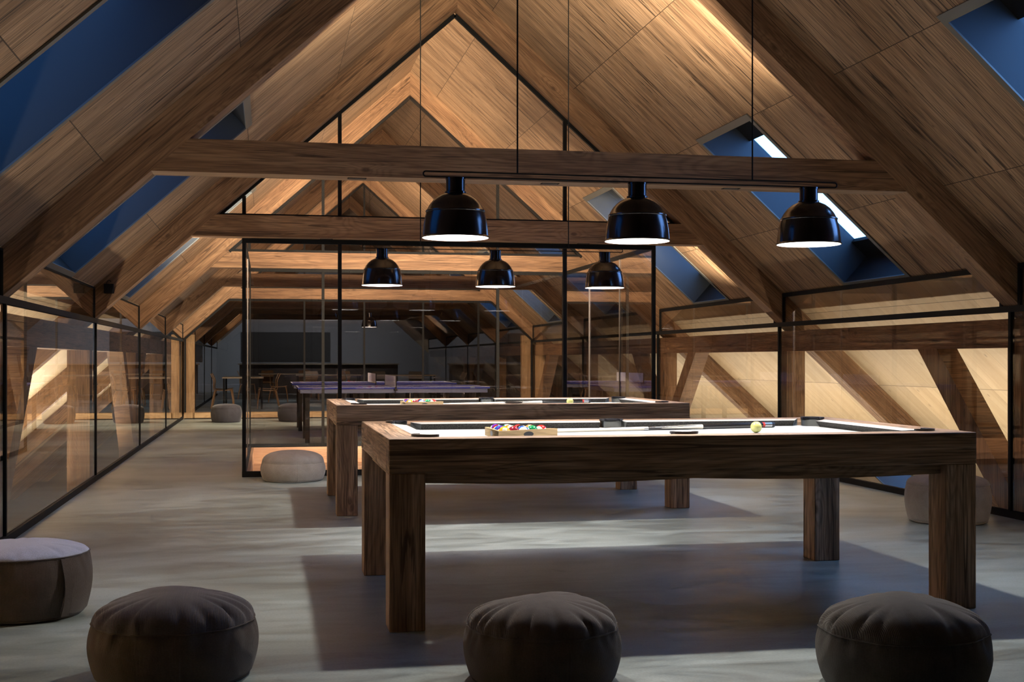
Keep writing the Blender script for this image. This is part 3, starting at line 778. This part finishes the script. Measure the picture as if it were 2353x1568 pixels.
# ------------------------------------------------------------------ poufs
def make_pouf(loc, r, h, mat, top, label, seed=0, wr=1.0, strap=None, rz=0, flat=.0, low=.72, piping=True):
    rg = random.Random(seed); o = empty('pouf', loc, rz); tag(o, label, 'pouf', 'round floor poufs')
    ph = [rg.uniform(0, 6.28) for _ in range(8)]; fq = [rg.randint(9, 14), rg.randint(17, 23), rg.randint(28, 37), 3, 2, 5]
    zs = h * low
    def wr_fn(th, w):
        a = sin(fq[0] * th + ph[0] + 1.5 * sin(2 * th + ph[4])); b_ = sin(fq[1] * th + ph[1] + 2 * sin(3 * th)); c_ = sin(fq[2] * th + ph[2])
        return w * (.5 * a + .35 * b_ + .2 * c_)
    creases = [(2 * pi * (i + rg.uniform(-.35, .35)) / 17, rg.uniform(.5, 1.0), rg.uniform(.035, .075), rg.uniform(.35, .75), rg.uniform(-.25, .25)) for i in range(17)]
    def crease(th, q):   # narrow radial folds gathered at the seam and dying out towards the middle
        v = 0
        for c0, am, wd, reach, bend in creases:
            if q < 1 - reach: continue
            d = (th - c0 - bend * (1 - q) + pi) % (2 * pi) - pi
            v += am * math.exp(-(d / (wd * (1.5 - .5 * q))) ** 2) * ((q - 1 + reach) / reach) ** 1.3
        return v
    def fn(th, i, rr, z):
        t = z / h; wgt = math.exp(-((z - zs) / (.14 * h)) ** 2); q = rr / r
        bulge = 1 + .012 * sin(2 * th + ph[3]) + .008 * sin(3 * th + ph[5])
        pl = wr_fn(th, .0045 * wr * wgt); sag = 0
        if z > zs + 1e-6:
            sag = (.010 * wr * sin(2 * th + ph[6]) + .004 * wr * sin(3 * th + ph[7])) * q * q * (1 - q) * 3
            e = min(1, (z - zs) / (.05 * h)) 
            sag -= .017 * wr * crease(th, q) * e * (1 if q > .2 else q / .2)
        elif z > zs * .55:
            pl -= .009 * wr * crease(th + .11, .97 - (zs - z) / zs * 1.1) * min(1, (zs - z) / (.06 * h))
        return rr * bulge + pl, z + sag - .003 * wr * wgt
    side = []; n = 22
    for i in range(n + 1):
        t = i / n; z = t * zs
        rr = r * (.90 + .10 * sin(pi * min(1, t / .62) / 2) if t < .62 else 1.0 - .055 * ((t - .62) / .38) ** 2)
        if t < .06: rr = r * (.84 + .06 * t / .06)
        side.append((rr, z))
    m = MB(); R_ = m.lathe(side, (0, 0, 0), 144, fn=fn); m.cap(R_[0]); m.build('body', mat, o)
    rt = side[-1][0]; tp = []; k = 22
    for i in range(k + 1):
        t = i / k; a = t * pi / 2
        q = cos(a) ** .9 if i < k else .012; tp.append((max(.012, rt * q), zs + (h - zs) * sin(a) ** .8 - flat * t))
    m = MB(); R_ = m.lathe(tp, (0, 0, 0), 144, fn=fn); m.cap(R_[-1], 0, False, True); m.build('top_panel', top, o)
    if piping:
        m = MB(); pts = []
        for j in range(144):
            th = 2 * pi * j / 144; rr, z = fn(th, 0, rt, zs); pts.append(((rr + .001) * cos(th), (rr + .001) * sin(th), z))
        m.tube(pts, .0032, 6, closed=True); m.build('piping', mat, o)
        m = MB(); pts = []
        for j in range(96):
            th = 2 * pi * j / 96; rr = side[1][0] + .001; pts.append((rr * cos(th), rr * sin(th), side[1][1])); 
        m.tube(pts, .003, 6, closed=True); m.build('base_piping', mat, o)
    # vertical seam
    for th in ([-1.45] if strap is None else [strap]):
        m = MB(); pts = []
        for (rr, z) in side[1:]:
            q, zz = fn(th, 0, rr, z); pts.append(((q + .0005) * cos(th), (q + .0005) * sin(th), zz))
        m.tube(pts, .0026, 6); m.build('side_seam', mat, o)
    if strap is not None:
        m = MB(); k = 16; Pn = []
        for i in range(k + 1):
            t = i / k; z = zs * (.97 - .90 * t); q, zz = fn(strap, 0, r * (.95 + .05 * sin(pi * (1 - t))), z)
            off = .004 + .016 * sin(pi * t); Pn.append((q + off, z))
        for i in range(k):
            (q0, z0), (q1, z1) = Pn[i], Pn[i + 1]; w = .020
            def C(q, s, z): return (q * cos(strap) - s * sin(strap), q * sin(strap) + s * cos(strap), z)
            m.hexa([C(q0 - .004, -w, z0), C(q0, -w, z0), C(q0, w, z0), C(q0 - .004, w, z0), C(q1 - .004, -w, z1), C(q1, -w, z1), C(q1, w, z1), C(q1 - .004, w, z1)])
        m.build('carry_strap', mat, o)
    return o
make_pouf((-1.075, 5.90, 0), .30, .32, M_CORD_BROWN, M_TOP_SKYLIT, 'brown corduroy pouf with blue sky light painted on its pale top, at the left edge below the glass wall', 1, .7, strap=-.74, low=.86)
make_pouf((-.325, 4.647, 0), .295, .30, M_CORD_BROWN, M_TOP_MAUVE, 'dark brown pouf with a creased mauve top, second from the left in the foreground', 2, 1.2, low=.68)
make_pouf((.958, 4.36, 0), .282, .285, M_CORD_BROWN, M_TOP_BROWN, 'dark brown corduroy pouf in front of the front pool table leg', 3, 1.5, low=.68)
make_pouf((2.17, 4.04, 0), .296, .30, M_CORD_OLIVE, M_TOP_OLIVE, 'olive grey corduroy pouf in front of the right end of the front pool table', 4, 1.5, low=.66)
make_pouf((4.66, 8.03, 0), .293, .335, M_LINEN, M_LINEN, 'taupe upright pouf behind the right leg of the front pool table', 5, .15, low=.8, piping=True)
make_pouf((.238, 11.93, 0), .297, .285, M_LINEN, M_LINEN, 'pale taupe pouf against the glass enclosure, left of the rear pool table', 6, .3, low=.62)
make_pouf((-.728, 23.25, 0), .275, .335, M_LINEN_GREY, M_LINEN_GREY, 'slate grey pouf on the walkway before the rear glass wall', 7, .1, low=.75)
make_pouf((.46, 23.3, 0), .285, .335, M_LINEN_GREY, M_LINEN_GREY, 'slate grey pouf seen through the glass, left of the table tennis table', 8, .1, low=.75)

# ------------------------------------------------------------------ table tennis tables
def make_tt():
    L, W, H = 2.60, 1.42, .755; o = empty('table_tennis_table', (0, 0, 0)); hx, hy = L / 2, W / 2
    for s in (-1, 1):
        m = MB(); x0, x1 = sorted((s * .004, s * hx)); m.box(x0, x1, -hy, hy, H - .022, H); m.build('table_top', M_BLUE, o)
        ln = MB()
        for (a, b, c, d) in ((min(x0, x1), max(x0, x1), -hy, -hy + .02), (x0, x1, hy - .02, hy), (s * hx if s < 0 else hx - .02, s * hx + .02 if s < 0 else hx, -hy, hy), (x0, x1, -.0015, .0015)):
            ln.box(a, b, c, d, H, H + .0012)
        ln.build('white_line', M_NET, o)
        m = MB(); ap = .055
        m.box(x0 + (.03 if s < 0 else 0), x1 - (.03 if s > 0 else 0), -hy + .02, -hy + .05, H - .022 - ap, H - .022); m.box(x0 + (.03 if s < 0 else 0), x1 - (.03 if s > 0 else 0), hy - .05, hy - .02, H - .022 - ap, H - .022)
        xe = s * (hx - .03); m.box(min(xe, xe - s * .03), max(xe, xe - s * .03), -hy + .05, hy - .05, H - .022 - ap, H - .022); m.build('apron', M_APRON, o)
        for xx in (s * 1.17, s * .30):
            for sy in (-1, 1):
                m = MB(); m.box(xx - .03, xx + .03, sy * .52 - .03, sy * .52 + .03, 0, H - .022); m.build('leg', M_BLACK, o)
    e = MB(); 
    for s in (-1, 1):
        e.tube([(0, s * (hy + .10), H - .03), (0, s * (hy + .10), H + .155)], .008, 8); e.box(-.02, .02, min(s * (hy - .04), s * (hy + .11)), max(s * (hy - .04), s * (hy + .11)), H - .045, H - .022)
    np_ = e.build('net_post', M_BLACK, o)
    m = MB(); m.box(-.002, .002, -hy - .09, hy + .09, H + .002, H + .152); m.build('net', M_NET, o)
    return o
tt = make_tt(); tt.location = (1.70, 17.72, 0); tag(tt, 'nearer blue table tennis table with a white net, behind the glass enclosure', 'table tennis table', 'table tennis tables')
dup(tt, (1.68, 20.75 - .08, 0), 'farther blue table tennis table, just behind the other one')

# ------------------------------------------------------------------ dining room
def make_table(L, W, mat):
    o = empty('dining_table'); m = MB(); m.box(-L / 2, L / 2, -W / 2, W / 2, .70, .73); m.build('table_top', mat, o)
    for sx in (-1, 1):
        for sy in (-1, 1):
            m = MB(); m.box(sx * (L / 2 - .04) - .02, sx * (L / 2 - .04) + .02, sy * (W / 2 - .04) - .02, sy * (W / 2 - .04) + .02, 0, .70); m.build('leg', M_BLACK, o)
    return o
def make_chair(wm, shell=False):
    o = empty('dining_chair')       # faces +x
    def sweep(P, w, t, name, mat):
        m = MB(); n = len(P)
        for i in range(n - 1):
            (x0, z0, a0), (x1, z1, a1) = P[i], P[i + 1]
            t0 = Vector((cos(a0), 0, sin(a0))) * t; t1 = Vector((cos(a1), 0, sin(a1))) * t
            w0, w1 = (w(i / (n - 1)), w((i + 1) / (n - 1))) if callable(w) else (w, w)
            m.hexa([(x0, -w0, z0), (x1, -w1, z1), (x1, w1, z1), (x0, w0, z0), (x0 + t0.x, -w0, z0 + t0.z), (x1 + t1.x, -w1, z1 + t1.z), (x1 + t1.x, w1, z1 + t1.z), (x0 + t0.x, w0, z0 + t0.z)])
        return m.build(name, mat, o)
    seat = [(.20 - .42 * i / 8, .432 - .02 * sin(pi * i / 8) * 1.0 - .01 * i / 8, pi / 2) for i in range(9)]
    sweep(seat, lambda t: .20 - .02 * t + .01 * sin(pi * t), .014, 'seat', wm)
    back = [(-.215, .42, .2), (-.235, .47, .1), (-.232, .54, .0), (-.225, .60, -.1), (-.235, .66, .1), (-.26, .72, .25), (-.30, .80, .4)]
    sweep(back, lambda t: .13 + .06 * min(1, t * 1.6) - .02 * max(0, t - .8) * 5, .014, 'backrest', wm)
    for sy in (-1, 1):
        lm = M_STEEL if shell else wm
        m = MB(); m.tube([(.15, sy * .15, .425), (.18, sy * .17, .40), (.21, sy * .19, .2), (.225, sy * .20, .0)], [.016, .018, .014, .010] if not shell else .008, 8); m.build('leg', lm, o)
        m = MB(); m.tube([(-.17, sy * .14, .415), (-.20, sy * .16, .39), (-.245, sy * .18, .2), (-.28, sy * .19, .0)], [.016, .018, .014, .010] if not shell else .008, 8); m.build('leg', lm, o)
    return o
dt = make_table(.92, 1.7, M_TABLETOP); dt.location = (-.55, 30.1, 0); tag(dt, 'beige dining table with black legs between wooden chairs, at the left beyond the rear glass', 'table', 'dining tables')
ch = make_chair(M_CHAIR); ch.location = (-1.0, 30.0, 0); tag(ch, 'bent plywood chair at the near left corner of the beige dining table', 'chair', 'dining chairs')
dup(ch, (-1.02, 31.3, 0), 'bent plywood chair behind the near left one at the beige dining table', 0)
dup(ch, (.0, 29.6, 0), 'bent plywood chair on the right side of the beige dining table', pi)
dup(ch, (-.02, 31.5, 0), 'bent plywood chair at the far right corner of the beige dining table', pi)
cg = make_chair(M_CHAIRGREY, True); cg.location = (3.7, 30.3, 0); cg.rotation_euler = (0, 0, 0); tag(cg, 'grey shell chair at the left of the pale right hand dining table', 'chair', 'dining chairs')
d2 = make_table(1.7, .8, M_TABLETOP); d2.location = (4.05 - .55, 33.2, 0); tag(d2, 'long pale dining table at the right beyond the table tennis tables', 'table', 'dining tables')
cg.location = (2.25, 33.0, 0)
for (x, y, r, lb) in ((4.80, 32.9, pi, 'grey shell chair at the right end of the pale right hand dining table'), (3.0, 34.3, -pi / 2, 'grey shell chair behind the left of the pale right hand dining table'),
                      (4.0, 34.3, -pi / 2, 'grey shell chair behind the right of the pale right hand dining table'), (4.55, 30.9, pi, 'grey shell chair nearest the right glass wall in the dining room')):
    dup(cg, (x, y, 0), lb, r)
dup(d2, (1.6, 34.0, 0), 'long dim dining table in the middle of the dining room')
dup(d2, (.6, 37.0, 0), 'dim dining table before the black wall panel', 0)
for (x, y, r, lb) in ((.30, 33.6, 0, 'dark chair at the left end of the middle dining table'), (1.2, 35.25, -pi / 2, 'dark chair behind the left half of the middle dining table'), (2.1, 35.3, -pi / 2, 'dark chair behind the right half of the middle dining table'),
                      (.0, 38.2, -pi / 2, 'dark chair behind the dim table, on its left'), (1.1, 38.2, -pi / 2, 'dark chair behind the dim table, on its right'), (-.55, 36.8, 0, 'dark chair at the left end of the dim table')):
    dup(ch, (x, y, 0), lb, r)
ct = empty('serving_counter', (1.7, 42.5, 0)); tag(ct, 'dark serving counter along the back of the dining room', 'counter')
m = MB(); m.box(-2.6, 2.6, -.3, .3, 0, .96); m.build('body', M_COUNTER, ct); m = MB(); m.box(-2.65, 2.65, -.35, .35, .96, 1.0); m.build('worktop', M_TABLETOP, ct)
m = MB(); m.box(-1.55, 1.55, -.04, 0, 0, 1.05); bp = m.build('wall_panel', M_PANEL, None, (.65, YEND - .002, 1.05)); tag(bp, 'large black panel on the far dining room wall', 'wall panel')

# ------------------------------------------------------------------ small fittings
m = MB(); m.box(-.043, .043, -.05, 0, -.044, .044); jb = empty('junction_box', (-1.442, TY(2), 1.787)); tag(jb, 'small black square box on the left foot of the second truss', 'box')
m.build('housing', M_BLACK, jb, bevel=.003)
m = MB(); pts = [(-.022 + .022 * (1 - cos(a)) , -.012, .044 + .035 * sin(a)) for a in [pi * i / 10 for i in range(11)]][:9]; m.tube(pts, .0028, 6); m.build('cable', M_BLACK, jb)
def downlight(x, y, label):
    o = empty('recessed_downlight', (x, y, ZC)); tag(o, label, 'downlight', 'recessed downlights')
    m = MB()
    for (a, b, c, d) in ((-.06, .06, -.026, -.019), (-.06, .06, .019, .026), (-.06, -.053, -.019, .019), (.053, .06, -.019, .019)): m.box(a, b, c, d, -.003, .0)
    m.build('rim', M_BLACK, o); m = MB(); m.box(-.053, .053, -.019, .019, -.0012, .0); m.build('lens', M_LEATHER, o)
for k, xs in ((1, (.565, 1.836, 3.10)), (2, (.559, 3.116))):
    for i, x in enumerate(xs):
        pos = ('left', 'middle', 'right')[i] if len(xs) == 3 else ('left', 'right')[i]
        downlight(x, TY(k) + .09, '%s black recessed downlight under the collar beam of the %s truss' % (pos, ('nearest', 'second')[k - 1]))

# ------------------------------------------------------------------ lights
def light(name, kind, loc, energy, color=(1, 1, 1), rot=(0, 0, 0), **k):
    d = bpy.data.lights.new(name, kind); d.energy = energy; d.color = color
    for a, v in k.items(): setattr(d, a, v)
    o = bpy.data.objects.new(name, d); COL.objects.link(o); o.location = loc; o.rotation_euler = rot
    return o
WARM = (1.0, .83, .61)
P_PEND, P_KNEE_R, P_KNEE_L, P_UP, P_FILL1, P_UP4, P_FILL6, P_DIN, P_BAYFILL, P_PIT = 100, 50, 140, 215, 105, 440, 1, 60, 290, 70
for (x, y) in LAMPS: light('pendant_light', 'SPOT', (x, y, 1.826), P_PEND, (1.0, .93, .865), shadow_soft_size=.025, spot_size=radians(118), spot_blend=.12)
light('pendant_light', 'SPOT', (2.06, 26.0, 1.91), 3, (1, .9, .8), shadow_soft_size=.02, spot_size=radians(118))
def aim(o, d): o.rotation_euler = Vector(d).to_track_quat('-Z', 'Y').to_euler()
# linear uplights tucked behind the plate beams in the eaves
for k in range(0, 5):
    yc = TY(k) + TH + (BAY - TH) / 2
    a = light('eaves_light', 'AREA', (XR + .58, yc, -.22), P_KNEE_R * (1, 1, 1, .8, .6)[k], (1.0, .90, .73), shape='RECTANGLE', size=3.7, size_y=.05); aim(a, (.45, 0, .9))
    a = light('eaves_light', 'AREA', (XL - .58, yc, -.22), P_KNEE_L * (1, 1, 1, .8, .6)[k], (1.0, .90, .73), shape='RECTANGLE', size=3.7, size_y=.05); aim(a, (-.45, 0, .9))
# area lights behind the collars; those at the first and sixth are added fill
for k, pw, d in ((1, P_FILL1, (0, .6, 1)), (2, P_UP, (0, 1, -.2)), (4, P_UP4, (0, 1, -.1)), (6, P_FILL6, (0, .6, 1))):
    a = light('collar_light_fill', 'AREA', (XM, TY(k) + TH + .12, ZC + HC + (.28 if k == 1 else .12)), pw, WARM if k < 6 else (1, .85, .75), shape='RECTANGLE', size=3.0, size_y=.06, spread=radians({1: 112, 2: 105}.get(k, 180))); aim(a, d)
for x, d in ((XM - 3.07, (.25, .5, .85)), (XM + 3.07, (-.25, .5, .85))):   # added fill under the second truss's feet, for the bay's unseen source
    a = light('bay_fill', 'AREA', (x, TY(2) + TH + .15, 1.76), P_BAYFILL * (1 if x < 0 else .22), WARM, shape='RECTANGLE', size=.3, size_y=.06, spread=radians(100)); aim(a, d)
a = light('recess_light', 'AREA', (XM, TY(3) - .95, -.16), P_PIT, WARM, shape='RECTANGLE', size=3.6, size_y=.06); aim(a, (0, .35, 1))
a = light('dining_fill', 'AREA', (XM, TY(9) + .5, 2.2), P_DIN, (.78, .88, 1.0), shape='RECTANGLE', size=4.0, size_y=.1); aim(a, (0, 1, -.25))  # added fills, no fixtures: one for the far wall, two for the floor
for k in (6, 7): 
    a = light('dining_fill', 'AREA', (XM - .6, TY(k) + 1.6, 2.25), P_DIN * .22, (.62, .80, 1.0), shape='RECTANGLE', size=2.6, size_y=.5, spread=radians(120)); aim(a, (-.25, .1, -1))

# ------------------------------------------------------------------ dusk sky
w = bpy.data.worlds.new('dusk'); SC.world = w; w.use_nodes = True; nt = w.node_tree; nt.nodes.clear(); t = NT(nt)
out = t.n('ShaderNodeOutputWorld'); bg = t.n('ShaderNodeBackground'); t.l(bg.outputs[0], out.inputs[0])
gen = t.n('ShaderNodeTexCoord').outputs['Generated']; sp = t.n('ShaderNodeSeparateXYZ'); t.l(gen, sp.inputs[0])
fac = t.math('ADD', t.math('MULTIPLY', sp.outputs[0], .5), .5)
col = t.ramp(fac, [(.25, (.09, .47, 1.5)), (.5, (.45, 1.4, 3.3)), (.75, (2.4, 5.2, 9.8)), (1.0, (2.8, 5.6, 13.0))])
t.l(col, bg.inputs[0]); bg.inputs[1].default_value = .78

# ------------------------------------------------------------------ camera
cd = bpy.data.cameras.new('camera'); cam = bpy.data.objects.new('camera', cd); COL.objects.link(cam)
cd.sensor_fit = 'HORIZONTAL'; cd.sensor_width = 36; cd.lens = F_PX * 36 / 2353
cd.shift_x = 0; cd.shift_y = (V0 - 784) / 2353
cam.location = (0, 0, CAM_H); cam.rotation_euler = (pi / 2, 0, -YAW); cd.clip_start = .05; cd.clip_end = 200
SC.camera = cam
vs = SC.view_settings; vs.view_transform = 'Standard'; vs.look = 'None'; vs.exposure = 0; vs.gamma = 1; vs.use_curve_mapping = False
SC.display_settings.display_device = 'sRGB'
cy = SC.cycles; cy.max_bounces = 7; cy.diffuse_bounces = 3; cy.glossy_bounces = 4; cy.transparent_max_bounces = 24; cy.transmission_bounces = 2; cy.sample_clamp_indirect = 6
cy.use_adaptive_sampling = True; cy.adaptive_threshold = .08; cy.caustics_reflective = False; cy.caustics_refractive = False
